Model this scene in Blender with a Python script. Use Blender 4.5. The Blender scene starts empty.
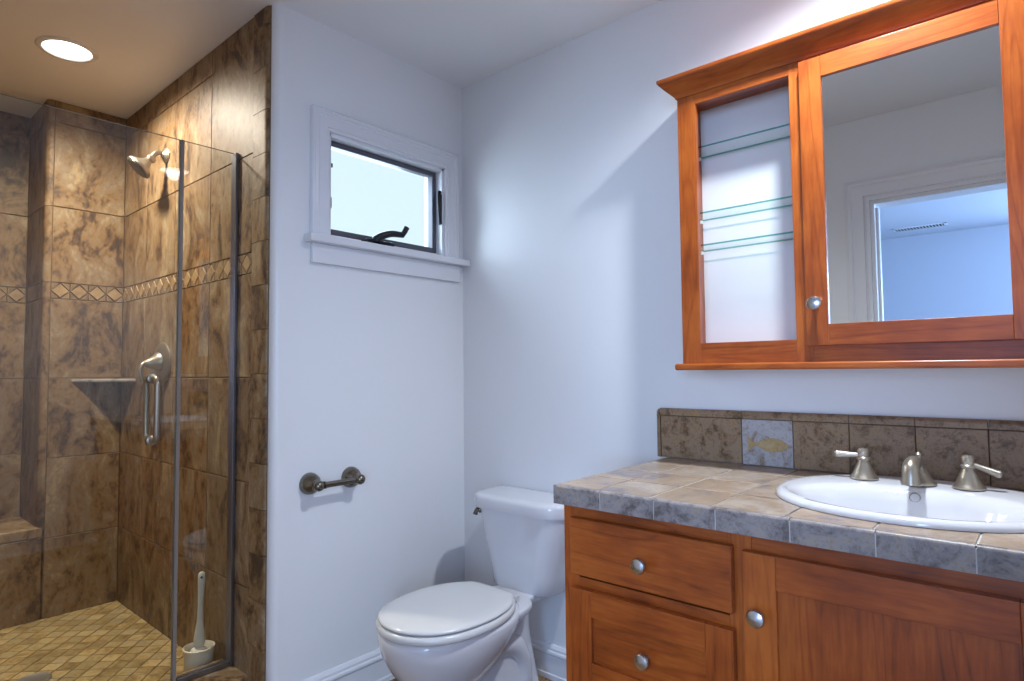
import bpy, bmesh, math, random
from mathutils import Vector, Matrix
random.seed(7)
PI = math.pi
sc = bpy.context.scene
COL = sc.collection

# ------------------------------------------------------------------ camera
CAM = (-1.906, -1.956, 1.1714)
YAW, PITCH, ROLL = math.radians(48.773), math.radians(2.743), math.radians(-.558)
fw = Vector((math.sin(YAW)*math.cos(PITCH), math.cos(YAW)*math.cos(PITCH), math.sin(PITCH)))
rt = Vector((math.cos(YAW), -math.sin(YAW), 0))
up = rt.cross(fw)
r2 = rt*math.cos(ROLL) + up*math.sin(ROLL)
u2 = -rt*math.sin(ROLL) + up*math.cos(ROLL)
cd = bpy.data.cameras.new('camera')
cam = bpy.data.objects.new('camera', cd)
COL.objects.link(cam)
cam.matrix_world = Matrix(((r2.x, u2.x, -fw.x, CAM[0]), (r2.y, u2.y, -fw.y, CAM[1]), (r2.z, u2.z, -fw.z, CAM[2]), (0, 0, 0, 1)))
cd.sensor_fit = 'HORIZONTAL'
cd.sensor_width = 36
cd.lens = 617.53/1024*36
cd.clip_start = .01
sc.camera = cam

# ------------------------------------------------------------------ sky, daylight, exposure
w = bpy.data.worlds.new('overcast_sky')
sc.world = w
w.use_nodes = True
bg = w.node_tree.nodes['Background']
bg.inputs['Color'].default_value = (.62, .755, .83, 1)
bg.inputs['Strength'].default_value = 1.0
sc.view_settings.view_transform = 'Standard'
sc.view_settings.look = 'None'
sc.view_settings.gamma = 1
sc.view_settings.use_curve_mapping = False
sc.view_settings.exposure = 0.42


def area(name, loc, target, sx, sy, power, color):
    l = bpy.data.lights.new(name, 'AREA')
    l.shape = 'RECTANGLE'
    l.size, l.size_y, l.energy, l.color = sx, sy, power, color
    o = bpy.data.objects.new(name, l)
    COL.objects.link(o)
    o.location = loc
    o.rotation_euler = (Vector(target)-Vector(loc)).to_track_quat('-Z', 'Z').to_euler()
    return o


# daylight of the next room's big window, of a side window added for fill, and of the small bathroom window
DAY = (.42, .63, 1.0)
area('bedroom_daylight', (-3.75, -4.14, 1.5), (-3.55, 0, 1.4), 1.7, 1.3, 100, DAY)
area('added_side_daylight', (-5.44, -2.95, 1.5), (0, -2.75, 1.3), 1.5, 1.2, 100, DAY)  # unseen source, added to throw blue fill on the vanity wall
area('window_daylight', (-.37, .30, 1.9), (-.37, -1.5, 1.2), .5, .34, 4.5, (.68, .84, 1.0))
LAMP_MAIN = ((.82, .90, 1.0), 88, 152)
LAMP_SHOWER = ((1.0, .89, .73), 98, 172)


# ------------------------------------------------------------------ materials
def hexlin(h):
    h = h.lstrip('#')
    out = []
    for i in (0, 2, 4):
        c = int(h[i:i+2], 16)/255
        out.append(c/12.92 if c <= .04045 else ((c+.055)/1.055)**2.4)
    return (*out, 1)


def newmat(name):
    m = bpy.data.materials.new(name)
    m.use_nodes = True
    nt = m.node_tree
    return m, nt, nt.nodes['Principled BSDF']


def plain(name, col, rough=.4, metal=0.0, coat=0.0, bump=None, spec=.5):
    m, nt, b = newmat(name)
    b.inputs['Base Color'].default_value = hexlin(col)
    b.inputs['Roughness'].default_value = rough
    b.inputs['Metallic'].default_value = metal
    b.inputs['Coat Weight'].default_value = coat
    b.inputs['Coat Roughness'].default_value = .08
    b.inputs['Specular IOR Level'].default_value = spec
    if bump:
        sca, stren, dist = bump
        tc = nt.nodes.new('ShaderNodeTexCoord')
        n = nt.nodes.new('ShaderNodeTexNoise')
        n.inputs['Scale'].default_value = sca
        n.inputs['Detail'].default_value = 3
        bp = nt.nodes.new('ShaderNodeBump')
        bp.inputs['Strength'].default_value = stren
        bp.inputs['Distance'].default_value = dist
        nt.links.new(tc.outputs['Object'], n.inputs['Vector'])
        nt.links.new(n.outputs['Fac'], bp.inputs['Height'])
        nt.links.new(bp.outputs['Normal'], b.inputs['Normal'])
    return m


def ramp(nt, stops):
    r = nt.nodes.new('ShaderNodeValToRGB')
    cr = r.color_ramp
    while len(cr.elements) < len(stops):
        cr.elements.new(.5)
    for e, (p, c) in zip(cr.elements, stops):
        e.position = p
        e.color = hexlin(c)
    return r


def mathn(nt, op, a=None, b=None):
    n = nt.nodes.new('ShaderNodeMath')
    n.operation = op
    for i, v in enumerate((a, b)):
        if v is None:
            continue
        if isinstance(v, (int, float)):
            n.inputs[i].default_value = v
        else:
            nt.links.new(v, n.inputs[i])
    return n.outputs[0]


def stone(name, cols, scale=3.0, rough=.35, var=.25, fine=45, finemix=.35, pit='#2e241c', stretch=(1, 1, 1), dist=1.2):
    """Mottled slate-look tile; each tile (mesh island) gets its own cut of the pattern and its own tone."""
    m, nt, b = newmat(name)
    L = nt.links
    tc = nt.nodes.new('ShaderNodeTexCoord')
    geo = nt.nodes.new('ShaderNodeNewGeometry')
    wn = nt.nodes.new('ShaderNodeTexWhiteNoise')
    wn.noise_dimensions = '1D'
    L.new(geo.outputs['Random Per Island'], wn.inputs['W'])
    vm = nt.nodes.new('ShaderNodeVectorMath')
    vm.operation = 'MULTIPLY_ADD'
    L.new(wn.outputs['Color'], vm.inputs[0])
    vm.inputs[1].default_value = (9, 9, 9)
    mp = nt.nodes.new('ShaderNodeMapping')
    mp.inputs['Scale'].default_value = stretch
    L.new(tc.outputs['Object'], mp.inputs['Vector'])
    L.new(mp.outputs['Vector'], vm.inputs[2])
    n1 = nt.nodes.new('ShaderNodeTexNoise')
    n1.inputs['Scale'].default_value = scale
    n1.inputs['Detail'].default_value = 12
    n1.inputs['Roughness'].default_value = .72
    n1.inputs['Distortion'].default_value = dist
    L.new(vm.outputs[0], n1.inputs['Vector'])
    k = len(cols)
    r = ramp(nt, [(.41+.18*i/(k-1), c) for i, c in enumerate(cols)])
    n2 = nt.nodes.new('ShaderNodeTexNoise')
    n2.inputs['Scale'].default_value = fine
    n2.inputs['Detail'].default_value = 6
    n2.inputs['Roughness'].default_value = .7
    L.new(vm.outputs[0], n2.inputs['Vector'])
    fa = mathn(nt, 'MULTIPLY', n1.outputs['Fac'], .68)
    fb = mathn(nt, 'MULTIPLY', n2.outputs['Fac'], .32)
    L.new(mathn(nt, 'ADD', fa, fb), r.inputs['Fac'])
    f2 = nt.nodes.new('ShaderNodeMapRange')
    f2.inputs['From Min'].default_value = .52
    f2.inputs['From Max'].default_value = .72
    f2.inputs['To Max'].default_value = finemix
    L.new(n2.outputs['Fac'], f2.inputs['Value'])
    mx = nt.nodes.new('ShaderNodeMixRGB')
    L.new(f2.outputs[0], mx.inputs['Fac'])
    L.new(r.outputs['Color'], mx.inputs['Color1'])
    mx.inputs['Color2'].default_value = hexlin(pit)
    hs = nt.nodes.new('ShaderNodeHueSaturation')
    v = mathn(nt, 'MULTIPLY', wn.outputs['Value'], var)
    v = mathn(nt, 'ADD', v, 1-var*.5)
    L.new(v, hs.inputs['Value'])
    L.new(mx.outputs['Color'], hs.inputs['Color'])
    L.new(hs.outputs['Color'], b.inputs['Base Color'])
    b.inputs['Roughness'].default_value = rough
    b.inputs['Specular IOR Level'].default_value = .4
    bp = nt.nodes.new('ShaderNodeBump')
    bp.inputs['Strength'].default_value = .25
    bp.inputs['Distance'].default_value = .004
    L.new(n1.outputs['Fac'], bp.inputs['Height'])
    L.new(bp.outputs['Normal'], b.inputs['Normal'])
    return m


def wood(name, axis, dark='#692b0c', mid='#9b4917', light='#b76123', rough=.32):
    """Cherry with grain along axis (0 x, 1 y, 2 z); every board (island) is its own cut."""
    m, nt, b = newmat(name)
    L = nt.links
    tc = nt.nodes.new('ShaderNodeTexCoord')
    geo = nt.nodes.new('ShaderNodeNewGeometry')
    wn = nt.nodes.new('ShaderNodeTexWhiteNoise')
    wn.noise_dimensions = '1D'
    L.new(geo.outputs['Random Per Island'], wn.inputs['W'])
    s = [1, 1, 1]
    s[axis] = .10
    mp = nt.nodes.new('ShaderNodeMapping')
    mp.inputs['Scale'].default_value = s
    L.new(tc.outputs['Object'], mp.inputs['Vector'])
    vm = nt.nodes.new('ShaderNodeVectorMath')
    vm.operation = 'MULTIPLY_ADD'
    L.new(wn.outputs['Color'], vm.inputs[0])
    vm.inputs[1].default_value = (5, 5, 5)
    L.new(mp.outputs['Vector'], vm.inputs[2])
    big = nt.nodes.new('ShaderNodeTexNoise')
    big.inputs['Scale'].default_value = 7
    big.inputs['Detail'].default_value = 2
    big.inputs['Distortion'].default_value = .3
    L.new(vm.outputs[0], big.inputs['Vector'])
    rings = mathn(nt, 'MULTIPLY', big.outputs['Fac'], 42)
    rings = mathn(nt, 'SINE', rings)
    rings = mathn(nt, 'ABSOLUTE', rings)
    rings = mathn(nt, 'SUBTRACT', 1.0, rings)
    rings = mathn(nt, 'POWER', rings, 3.0)
    rings = mathn(nt, 'MULTIPLY', rings, -.11)
    fine = nt.nodes.new('ShaderNodeTexNoise')
    fine.inputs['Scale'].default_value = 150
    fine.inputs['Detail'].default_value = 4
    L.new(vm.outputs[0], fine.inputs['Vector'])
    blot = nt.nodes.new('ShaderNodeTexNoise')
    blot.inputs['Scale'].default_value = 7
    blot.inputs['Detail'].default_value = 4
    L.new(tc.outputs['Object'], blot.inputs['Vector'])
    f = mathn(nt, 'MULTIPLY', fine.outputs['Fac'], .28)
    f = mathn(nt, 'ADD', f, rings)
    g = mathn(nt, 'MULTIPLY', blot.outputs['Fac'], .42)
    f = mathn(nt, 'ADD', f, g)
    g = mathn(nt, 'MULTIPLY', big.outputs['Fac'], .36)
    f = mathn(nt, 'ADD', f, g)
    r = ramp(nt, [(.30, dark), (.50, mid), (.66, light)])
    L.new(f, r.inputs['Fac'])
    hs = nt.nodes.new('ShaderNodeHueSaturation')
    v = mathn(nt, 'MULTIPLY', wn.outputs['Value'], .22)
    v = mathn(nt, 'ADD', v, .89)
    L.new(v, hs.inputs['Value'])
    L.new(r.outputs['Color'], hs.inputs['Color'])
    L.new(hs.outputs['Color'], b.inputs['Base Color'])
    b.inputs['Roughness'].default_value = rough
    b.inputs['Coat Weight'].default_value = .25
    b.inputs['Coat Roughness'].default_value = .18
    return m


def thin_glass(name, tint, base=.035, gain=.9, rough=0.0):
    """Clear pane: straight-through transmission plus a Schlick reflection."""
    m, nt, b = newmat(name)
    nt.nodes.remove(b)
    L = nt.links
    out = nt.nodes['Material Output']
    lw = nt.nodes.new('ShaderNodeLayerWeight')
    lw.inputs['Blend'].default_value = .5
    p = mathn(nt, 'POWER', lw.outputs['Facing'], 5.0)
    p = mathn(nt, 'MULTIPLY', p, gain)
    p = mathn(nt, 'ADD', p, base)
    tr = nt.nodes.new('ShaderNodeBsdfTransparent')
    tr.inputs['Color'].default_value = tint
    gl = nt.nodes.new('ShaderNodeBsdfGlossy')
    gl.inputs['Roughness'].default_value = rough
    mx = nt.nodes.new('ShaderNodeMixShader')
    L.new(p, mx.inputs['Fac'])
    L.new(tr.outputs[0], mx.inputs[1])
    L.new(gl.outputs[0], mx.inputs[2])
    L.new(mx.outputs[0], out.inputs['Surface'])
    return m


def emit(name, col, strength):
    m, nt, b = newmat(name)
    b.inputs['Base Color'].default_value = (.8, .8, .8, 1)
    b.inputs['Emission Color'].default_value = (*col, 1)
    b.inputs['Emission Strength'].default_value = strength
    return m


M = {}
M['wall'] = plain('white_wall_paint', '#e5e6e9', .34, bump=(7, .15, .01), spec=.5)
M['ceil'] = plain('white_ceiling_paint', '#ebecef', .45, bump=(9, .08, .01))
M['trim'] = plain('white_gloss_trim', '#e0e1e6', .22)
M['porcelain'] = plain('white_porcelain', '#dcdde2', .08, coat=.5)
M['seat'] = plain('white_seat_plastic', '#dcdddd', .2)
M['bedwall'] = plain('pale_blue_room_paint', '#bcc2d0', .5)
M['carpet'] = plain('beige_carpet', '#9c9184', .9, bump=(300, .5, .004))
SH = ['#4c3a2a', '#77593a', '#94733f', '#8a7c68', '#a98c60']
M['shower_tile'] = stone('brown_slate_shower_tile', ['#48372a', '#6c5238', '#876a47', '#85735e', '#a58c66'], 6.5, .5, .15, 42, .3, stretch=(1, 1, .6), dist=1.1)
M['band_tile'] = stone('tan_diamond_tile', ['#81674a', '#997d5a', '#a88d68'], 8, .45, .35, 70, .2)
M['band_field'] = stone('brown_band_tile', ['#6f5840', '#866d50', '#947b5e'], 8, .5, .2, 70, .2)
M['grout_tan'] = plain('tan_grout', '#8f7a5e', .8)
M['grout_dark'] = plain('brown_grout', '#4e3e2d', .8)
M['grout_wall'] = plain('dull_tan_grout', '#6a563f', .8)
M['mosaic'] = stone('tan_mosaic_tile', ['#8b7248', '#b0935f', '#c3ab7b', '#a99a7c'], 6, .4, .45, 60, .2)
M['counter'] = stone('tan_grey_counter_tile', ['#7d7071', '#9b8a7b', '#a68c6e', '#aa9c92', '#bdad98'], 6.5, .28, .2, 55, .3, pit='#5a4a3c', dist=.8)
M['edge'] = stone('grey_slate_edge_tile', ['#655d5b', '#857d7c', '#9a9392', '#a39484'], 15, .35, .16, 90, .4, dist=.5)
M['splash'] = stone('brown_slate_backsplash_tile', ['#5f4c3a', '#7d644b', '#957b62', '#94806b', '#9f7d52'], 21, .32, .14, 85, .5, dist=.5)
M['accent'] = stone('grey_accent_tile', ['#8b7866', '#a39d9c', '#b4b2b6', '#a69d97'], 11, .45, .1, 90, .2)
M['fish'] = stone('tan_fish_inlay', ['#a08454', '#b29768', '#bda57b'], 15, .5, .1, 90, .1)
M['grout_grey'] = plain('grey_grout', '#cfccc8', .8)
M['floor'] = stone('brown_speckled_floor_tile', ['#3c2c1e', '#7a5c3c', '#a3835a', '#6d5a48'], 16, .35, .2, 80, .4)
for a, n in enumerate('xyz'):
    M['wood_'+n] = wood('cherry_wood_'+n, a)
M['shadow_gap'] = plain('painted_gap_shade', '#3b2413', .7)  # dark brown that paints the shade behind the vanity fronts
M['nickel'] = plain('brushed_nickel', '#aaa193', .36, .85)
M['bronze'] = plain('aged_nickel', '#7d766b', .25, 1.0)
M['spray'] = plain('dark_spray_plate', '#4d4a45', .4, .6)
M['steel'] = plain('satin_steel_knob', '#c9cbd0', .25, 1.0)
M['alu'] = plain('grey_aluminium_channel', '#8a8a90', .35, 1.0)
M['sash'] = plain('dark_bronze_sash', '#57565f', .4, .3)
M['black'] = plain('black_painted_metal', '#23252b', .35, .4)
M['mirror'] = plain('mirror_silver', '#f0f4f2', .0, 1.0)
M['glass'] = thin_glass('clear_shower_glass', (.95, .97, .96, 1), base=.055, gain=.85)
M['glass_edge'] = plain('grey_glass_edge', '#6d7a7c', .15)
M['shelf_glass'] = thin_glass('clear_shelf_glass', (.97, .99, .98, 1), base=.015, gain=.35)
M['shelf_edge'] = thin_glass('teal_glass_edge', (.16, .50, .46, 1), base=.05, gain=.3)
M['pane'] = thin_glass('window_glass', (.97, .99, 1, 1))
M['cream'] = plain('cream_plastic', '#dcd3bd', .4)
M['bristle'] = plain('white_bristle', '#e5e2da', .8)
M['clear'] = plain('clear_plastic_clip', '#e4ece9', .15)
M['drain_metal'] = plain('dull_chrome', '#b0aeaa', .4, .8)
M['dark'] = plain('hole_shade_black', '#101010', .7)  # black that stands in for the shade inside holes and slots
M['seal'] = plain('grey_seal', '#8a827c', .3)


# ------------------------------------------------------------------ mesh helpers
class B:
    def __init__(self):
        self.bm = bmesh.new()

    def face(self, vs, mi=0):
        try:
            f = self.bm.faces.new(vs)
            f.material_index = mi
            return f
        except ValueError:
            return None

    def box(self, x0, x1, y0, y1, z0, z1, mi=0):
        x0, x1 = sorted((x0, x1)); y0, y1 = sorted((y0, y1)); z0, z1 = sorted((z0, z1))
        v = [self.bm.verts.new(p) for p in ((x0, y0, z0), (x1, y0, z0), (x1, y1, z0), (x0, y1, z0), (x0, y0, z1), (x1, y0, z1), (x1, y1, z1), (x0, y1, z1))]
        fs = []
        for q in ((0, 3, 2, 1), (4, 5, 6, 7), (0, 1, 5, 4), (1, 2, 6, 5), (2, 3, 7, 6), (3, 0, 4, 7)):
            fs.append(self.face([v[i] for i in q], mi))
        return fs

    def loft(self, rings, mi=0, cap0=True, cap1=True, closed=True):
        R = [[self.bm.verts.new(p) for p in r] for r in rings]
        n = len(R[0])
        for a, b in zip(R, R[1:]):
            for i in range(n if closed else n-1):
                j = (i+1) % n
                self.face([a[i], a[j], b[j], b[i]], mi)
        if cap0:
            self.face(list(reversed(R[0])), mi)
        if cap1:
            self.face(R[-1], mi)
        return R

    def lathe(self, prof, loc, axis=(0, 0, 1), seg=32, mi=0, sx=1, sy=1):
        """prof: list of (radius, height along axis)."""
        q = Vector((0, 0, 1)).rotation_difference(Vector(axis).normalized())
        loc = Vector(loc)
        rings = []
        for r, h in prof:
            r = max(r, 1e-4)
            rings.append([loc + q @ Vector((r*sx*math.cos(2*PI*i/seg), r*sy*math.sin(2*PI*i/seg), h)) for i in range(seg)])
        self.loft(rings, mi)

    def tube(self, pts, rad, seg=14, mi=0, flat=None):
        pts = [Vector(p) for p in pts]
        if not isinstance(rad, (list, tuple)):
            rad = [rad]*len(pts)
        rings = []
        prev = None
        for i, p in enumerate(pts):
            t = (pts[min(i+1, len(pts)-1)] - pts[max(i-1, 0)]).normalized()
            if prev is None:
                a = Vector((0, 0, 1)) if abs(t.z) < .9 else Vector((0, 1, 0))
                u = (a - t*a.dot(t)).normalized()
            else:
                u = (prev - t*prev.dot(t)).normalized()
            prev = u
            v = t.cross(u)
            k = 1 if flat is None else flat
            rings.append([p + u*rad[i]*math.cos(2*PI*j/seg) + v*rad[i]*k*math.sin(2*PI*j/seg) for j in range(seg)])
        self.loft(rings, mi)

    def tile(self, o, u, v, n, rect, gap=.0015, th=.006, bev=.0015, mi=0):
        """one tile: a bevelled slab on plane o + a*u + b*v, rising th along n."""
        a0, b0, a1, b1 = rect
        o, u, v, n = Vector(o), Vector(u), Vector(v), Vector(n)
        P = lambda a, b, h: o + u*a + v*b + n*h
        g, g2 = gap, gap+bev
        if a1-a0 < 2*g2+.001 or b1-b0 < 2*g2+.001:
            return
        rings = []
        for gg, h in ((g, 0), (g, th-bev), (g2, th)):
            rings.append([P(a0+gg, b0+gg, h), P(a1-gg, b0+gg, h), P(a1-gg, b1-gg, h), P(a0+gg, b1-gg, h)])
        self.loft(rings, mi, cap0=False)

    def poly_tile(self, o, u, v, n, pts, gap=.0015, th=.006, mi=0):
        o, u, v, n = Vector(o), Vector(u), Vector(v), Vector(n)
        cx = sum(p[0] for p in pts)/len(pts)
        cy = sum(p[1] for p in pts)/len(pts)
        def sh(g):
            out = []
            for a, b in pts:
                d = math.hypot(a-cx, b-cy)
                k = max(0, d-g*1.4)/d
                out.append((cx+(a-cx)*k, cy+(b-cy)*k))
            return out
        rings = []
        for g, h in ((gap, 0), (gap, th*.6), (gap*2, th)):
            rings.append([o+u*a+v*b+n*h for a, b in sh(g)])
        self.loft(rings, mi, cap0=False)

    def build(self, name, mats, parent=None, base=None, bev=0, seg=2, smooth=True, angle=38, subsurf=0):
        bmesh.ops.recalc_face_normals(self.bm, faces=self.bm.faces[:])
        me = bpy.data.meshes.new(name)
        self.bm.to_mesh(me)
        self.bm.free()
        for m in (mats if isinstance(mats, (list, tuple)) else [mats]):
            me.materials.append(M[m] if isinstance(m, str) else m)
        o = bpy.data.objects.new(name, me)
        COL.objects.link(o)
        off = Vector((0, 0, 0))
        if parent is not None:
            off = Vector(parent['_o'])
            o.parent = parent
        elif base is not None:
            off = Vector(base)
            o.location = off
        me.transform(Matrix.Translation(-off))
        o['_o'] = tuple(off)
        if smooth:
            for p in me.polygons:
                p.use_smooth = True
            if hasattr(me, 'set_sharp_from_angle'):
                me.set_sharp_from_angle(angle=math.radians(angle))
        if subsurf:
            s = o.modifiers.new('subsurf', 'SUBSURF')
            s.levels = s.render_levels = subsurf
        if bev:
            b = o.modifiers.new('bevel', 'BEVEL')
            b.width = bev
            b.segments = seg
            b.limit_method = 'ANGLE'
            b.angle_limit = math.radians(40)
            b.harden_normals = True
        return o


def each(name, boxes, mats, parent, bev=0, seg=2):
    """every box its own part"""
    out = []
    for q in boxes:
        b = B()
        b.box(*q)
        out.append(b.build(name, mats, parent, bev=bev, seg=seg))
    return out


def tag(o, label=None, cat=None, group=None, kind=None):
    if label: o['label'] = label
    if cat: o['category'] = cat
    if group: o['group'] = group
    if kind: o['kind'] = kind
    return o


def thing(name, label, cat, base, group=None, kind=None):
    o = bpy.data.objects.new(name, None)
    COL.objects.link(o)
    o.location = base
    o['_o'] = tuple(base)
    o.empty_display_size = .05
    return tag(o, label, cat, group, kind)


def catmull(pts, n=6, closed=False):
    out = []
    N = len(pts)
    P = [Vector(p) for p in pts]
    rng = range(N if closed else N-1)
    for i in rng:
        if closed:
            a, b, c, d = P[(i-1) % N], P[i], P[(i+1) % N], P[(i+2) % N]
        else:
            a, b, c, d = P[max(i-1, 0)], P[i], P[i+1], P[min(i+2, N-1)]
        for k in range(n):
            t = k/n
            out.append(.5*((2*b)+(c-a)*t+(2*a-5*b+4*c-d)*t*t+(3*b-a-3*c+d)*t*t*t))
    if not closed:
        out.append(P[-1])
    return out


def moulding(b, prof, stations):
    """prof: (distance from the opening, thickness); stations: functions to 3D, one per mitre."""
    b.loft([[f(d, t) for d, t in prof] for f in stations])


def bowfront(x0, x1, cy, hy, rf, rb, n=8):
    pts = []
    for k, (sx, sy, xx, r) in enumerate(((1, 1, x1, rb), (-1, 1, x0, rf), (-1, -1, x0, rf), (1, -1, x1, rb))):
        for i in range(n+1):
            t = PI/2*k + PI/2*i/n
            pts.append((xx-sx*r+r*math.cos(t), cy+sy*(hy-r)+r*math.sin(t)))
    return pts


def rrect(cx, cy, hx, hy, r, n=6):
    pts = []
    for k, (sx, sy) in enumerate(((1, 1), (-1, 1), (-1, -1), (1, -1))):
        for i in range(n+1):
            t = PI/2*k + PI/2*i/n
            pts.append((cx+sx*(hx-r)+r*math.cos(t), cy+sy*(hy-r)+r*math.sin(t)))
    return pts


H = 2.44
XS = -.893           # face of the tiled shower wall
YB = 1.47            # shower back wall
YN = 1.80            # back of the bench niche
YG = .259            # glass plane
FS = .085            # shower floor
XL = -1.95           # left wall of bathroom and shower
YF = -2.62           # wall behind the camera

# ================================================================== room shell
b = B(); b.box(XL-.12, .12, YF-.12, .12, -.10, -.006, 1)
s = .33
y = YF
while y < .12:
    x = XL
    while x < 0:
        b.tile((0, 0, -.006), (1, 0, 0), (0, 1, 0), (0, 0, 1), (x, y, min(x+s, 0), min(y+s, .12)), .002, .006)
        x += s
    y += s
tag(b.build('floor', ['floor', 'grout_dark']), 'brown speckled tile floor of the bathroom', 'floor', kind='structure')

b = B(); b.box(XL-.12, .12, YF-.12, .12, H, H+.12); b.box(XL-.12, -.79, .12, YN+.12, H, H+.12)
tag(b.build('ceiling', 'ceil', smooth=False), 'white painted ceiling over bathroom and shower', 'ceiling', kind='structure')

b = B(); b.box(0, .12, YF-.12, .12, -.006, H)
tag(b.build('wall_right', 'wall', smooth=False), 'white painted wall behind the vanity and toilet tank', 'wall', kind='structure')

# window wall with its rounded outside corner at the shower
OX0, OX1, OZ0, OZ1 = -.678, -.112, 1.655, 2.045
b = B()
WT = .09
b.box(OX1, 0, 0, WT, -.006, H); b.box(OX0, OX1, 0, WT, -.006, OZ0); b.box(OX0, OX1, 0, WT, OZ1, H)
R = .03
out = [(OX0, 0)] + [(-.883+R-R*math.sin(PI/2*i/8), R-R*math.cos(PI/2*i/8)) for i in range(9)] + [(-.883, YN+.1), (-.79, YN+.1), (-.79, WT), (OX0, WT)]
b.loft([[(x, y, -.006) for x, y in out], [(x, y, H) for x, y in out]])
tag(b.build('wall_back', 'wall', angle=50), 'white painted wall with the small window', 'wall', kind='structure')

# left wall with the doorway the camera looks in from
DY0, DY1, DZ = -2.14, -1.285, 2.01
b = B()
b.box(XL-.12, XL, DY1, YN+.12, -.006, H); b.box(XL-.12, XL, YF-.12, DY0, -.006, H); b.box(XL-.12, XL, DY0, DY1, DZ, H)
tag(b.build('wall_left', 'wall', smooth=False), 'white painted wall around the doorway, seen in the mirror', 'wall', kind='structure')
b = B(); b.box(XL, 0, YF-.12, YF, -.006, H)
tag(b.build('wall_front', 'wall', smooth=False), 'white painted wall at the far end of the vanity', 'wall', kind='structure')

# door casing on the bathroom side, and jamb
b = B()
CPROF = [(0, 0), (0, .013), (.006, .015), (.016, .015), (.018, .011), (.024, .011), (.027, .019), (.078, .021), (.082, .025), (.090, .027), (.098, .025), (.102, .020), (.112, .018), (.112, 0)]
moulding(b, CPROF, [lambda d, t: (XL+t, DY1+d, 0), lambda d, t: (XL+t, DY1+d, DZ+d), lambda d, t: (XL+t, DY0-d, DZ+d), lambda d, t: (XL+t, DY0-d, 0)])
tag(b.build('trim_1', 'trim', angle=25), 'white moulded door casing around the doorway', 'door casing', kind='structure')
b = B()
b.box(XL-.12, XL, DY1-.018, DY1, 0, DZ); b.box(XL-.12, XL, DY0, DY0+.018, 0, DZ); b.box(XL-.12, XL, DY0+.018, DY1-.018, DZ-.018, DZ)
b.box(XL-.075, XL-.04, DY1-.03, DY1-.018, 0, DZ-.03); b.box(XL-.075, XL-.04, DY0+.018, DY0+.03, 0, DZ-.03)
tag(b.build('door_1', 'trim', bev=.002), 'white door jamb of the open doorway', 'doorway', kind='structure')


def baseboard(name, label, seg, axis, face, sgn):
    b = B()
    prof = [(0, 0), (0, .017), (.018, .017), (.022, .0135), (.088, .0135), (.092, .018), (.098, .0195), (.104, .018), (.107, .0125), (.116, .0125), (.122, .009), (.126, .006), (.127, 0)]
    for (p0, p1) in seg:
        if axis == 'x':
            moulding(b, prof, [lambda h, t, p=p: (p, face+sgn*t, h) for p in (p0, p1)])
        else:
            moulding(b, prof, [lambda h, t, p=p: (face+sgn*t, p, h) for p in (p0, p1)])
    tag(b.build(name, 'trim', angle=25), label, 'baseboard', kind='structure')


baseboard('baseboard_back', 'white moulded baseboard below the window wall', [(-.86, -.02)], 'x', 0, -1)
baseboard('baseboard_right', 'white moulded baseboard behind the toilet', [(-.985, 0)], 'y', 0, -1)
baseboard('baseboard_left', 'white moulded baseboard beside the doorway', [(DY1+.115, .09)], 'y', XL, 1)

# ---------------------------------------------------------------- the next room, seen through the doorway in the mirror
BX, BY0, BY1 = -5.5, -4.2, 1.2
b = B(); b.box(BX-.12, XL-.12, BY0-.12, BY1+.12, -.10, 0)
tag(b.build('floor_bedroom', 'carpet', smooth=False), 'beige carpet of the room beyond the doorway', 'floor', kind='structure')
b = B(); b.box(BX-.12, XL-.12, BY0-.12, BY1+.12, H, H+.12)
tag(b.build('ceiling_bedroom', 'bedwall', smooth=False), 'pale ceiling with the vent, in the room beyond the doorway', 'ceiling', kind='structure')
WX0, WX1, WZ0, WZ1 = -4.65, -2.85, .8, 2.2
VY_0, VY_1 = -3.75, -2.15
b = B(); b.box(BX-.12, BX, BY0-.12, VY_0, 0, H); b.box(BX-.12, BX, VY_1, BY1+.12, 0, H); b.box(BX-.12, BX, VY_0, VY_1, 0, WZ0); b.box(BX-.12, BX, VY_0, VY_1, WZ1, H)
tag(b.build('wall_bedroom_left', 'bedwall', smooth=False), 'pale wall of the room beyond the doorway', 'wall', kind='structure')
b = B(); b.box(BX, XL-.12, BY1, BY1+.12, 0, H)
tag(b.build('wall_bedroom_back', 'bedwall', smooth=False), 'pale end wall of the room beyond the doorway', 'wall', kind='structure')
b = B()
b.box(BX, WX0, BY0-.12, BY0, 0, H); b.box(WX1, XL, BY0-.12, BY0, 0, H); b.box(WX0, WX1, BY0-.12, BY0, 0, WZ0); b.box(WX0, WX1, BY0-.12, BY0, WZ1, H)
tag(b.build('wall_bedroom_front', 'bedwall', smooth=False), 'pale wall on the window side of the next room', 'wall', kind='structure')
b = B(); b.box(XL-.12, XL, BY0, YF-.12, 0, H)
tag(b.build('wall_bedroom_right', 'bedwall', smooth=False), 'pale wall of the next room beside the doorway', 'wall', kind='structure')
t = thing('window_2', 'large white framed window of the room beyond the doorway', 'window', ((WX0+WX1)/2, BY0-.05, WZ0), kind='structure')
b = B()
for (x0, x1, z0, z1) in ((WX0, WX0+.05, WZ0, WZ1), (WX1-.05, WX1, WZ0, WZ1), (WX0, WX1, WZ0, WZ0+.05), (WX0, WX1, WZ1-.05, WZ1), ((WX0+WX1)/2-.02, (WX0+WX1)/2+.02, WZ0, WZ1)):
    b.box(x0, x1, BY0-.08, BY0-.03, z0, z1)
b.build('window_frame', 'trim', t, bev=.002)
b = B(); b.box(WX0+.04, WX1-.04, BY0-.058, BY0-.054, WZ0+.04, WZ1-.04); b.build('pane', 'pane', t)

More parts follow.
